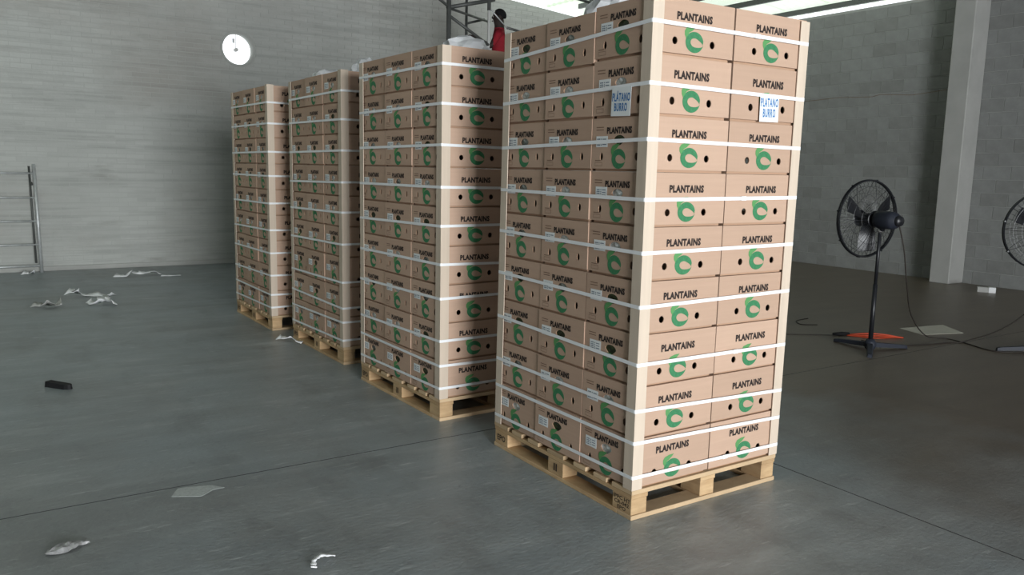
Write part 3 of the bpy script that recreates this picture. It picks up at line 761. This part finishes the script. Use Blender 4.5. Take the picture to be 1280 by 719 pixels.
ribbon('jagged white plastic scraps near the foot of the left wall', [(-.98, 9.66, .003), (-.84, 9.60, .01), (-.74, 9.72, .05), (-.66, 9.60, .03), (-.50, 9.75, .03), (-.38, 9.62, .004)], .07, twist=.5)
ribbon('short straight white scrap near the foot of the left wall', [(-.40, 9.48, .006), (-.28, 9.44, .006), (-.15, 9.40, .006)], .07, twist=.1)
ribbon('small white fleck by the foot of the leaning ladder', [(-2.05, 10.35, .004), (-1.97, 10.30, .02), (-1.90, 10.33, .004)], .07)
ribbon('pale blue scrap on floor in front of the third pallet', [(-.24, 4.60, .004), (-.20, 4.48, .03), (-.14, 4.42, .02), (-.10, 4.32, .004)], (.05, .03), 'scrap_white')
ribbon('white curled plastic offcut at the bottom edge of the photo', [(-1.40, .305, .003), (-1.385, .345, .012), (-1.345, .365, .016), (-1.295, .345, .010)], (.022, .018), sub=8, twist=.25, th=.003)
# black rubber pad lying on the floor, one rounded end
pd = MB(); prof = [(-.10, -.028), (.08, -.030), (.105, -.020), (.115, 0), (.105, .020), (.08, .030), (-.10, .028)]
n = len(prof); vs = [(x, y, 0) for x, y in prof]+[(x*.97, y*.85, .034+.006*(x < -.05)) for x, y in prof]
pd.add(vs, [(i, (i+1) % n, n+(i+1) % n, n+i) for i in range(n)]+[tuple(range(n))[::-1], tuple(range(n, 2*n))])
pad = pd.build('rubber_pad', 'rubber_black', None); pad.location = (-2.055, 3.735, 0); pad.rotation_euler = (0, 0, math.radians(-52)); tag(pad, 'black rubber pad lying alone on the floor at left', 'rubber pad')
# crumpled wrapper
wp = MB(); rnd = random.Random(12); vs = []; fs = []; nu, nv = 11, 5
for i in range(nu+1):
    t = i/nu; w = .034*math.sin(math.pi*min(1, t*1.12+.03))**.7+.004 if t < .85 else .010+.05*(t-.85)
    for j in range(nv+1):
        s = j/nv*2-1; vs.append((t*.165-.08, s*w, .004+.018*(1-s*s)*math.sin(math.pi*t)+rnd.uniform(0, .010)))
for i in range(nu):
    for j in range(nv): fs.append((i*(nv+1)+j, (i+1)*(nv+1)+j, (i+1)*(nv+1)+j+1, i*(nv+1)+j+1))
o = wp.add(vs, fs).build('wrapper', 'foil', None); o.location = (-2.215, .985, 0); o.rotation_euler = (0, 0, math.radians(12))
sol = o.modifiers.new('thick', 'SOLIDIFY'); sol.thickness = .001
tag(o, 'crumpled silvery wrapper on the floor near the bottom left corner', 'wrapper')
# faded paper label stuck to the floor beside the joint
fpz = [(-1.745, 1.335), (-1.62, 1.27), (-1.60, 1.285), (-1.555, 1.325), (-1.50, 1.325), (-1.545, 1.385), (-1.66, 1.425), (-1.70, 1.425)]
o = MB().add([(x, y, .0012) for x, y in fpz]+[(x, y, .0002) for x, y in fpz], [tuple(range(8))]+[(i, i+8, (i+1) % 8+8, (i+1) % 8) for i in range(8)]).build('floor_label', 'faded_paper'); tag(o, 'faded flattened paper label stuck to floor beside the joint', 'paper')
# right-hand floor: cream card, small white carton
o = MB().add([(5.72, 2.18, .004), (5.60, 1.86, .004), (6.10, 1.70, .004), (6.28, 2.02, .02), (5.72, 2.18, .001), (5.60, 1.86, .001), (6.10, 1.70, .001), (6.28, 2.02, .016)],
             [(0,1,2,3), (4,7,6,5), (0,4,5,1), (1,5,6,2), (2,6,7,3), (3,7,4,0)]).build('cardboard_sheet', 'cream_card'); tag(o, 'cream cardboard sheet on the floor right of the fan', 'cardboard')
sb = thing('small_box', 'small white box on the floor at the foot of the block wall', 'box', (9.55, 3.22, 0), math.radians(-60))
MB().bbox((-.10, -.05, 0), (.04, .05, .075), .004).build('box_body', 'scrap_grey', sb); MB().bbox((.041, -.052, 0), (.13, .052, .078), .004).build('box_end', 'scrap_white', sb)
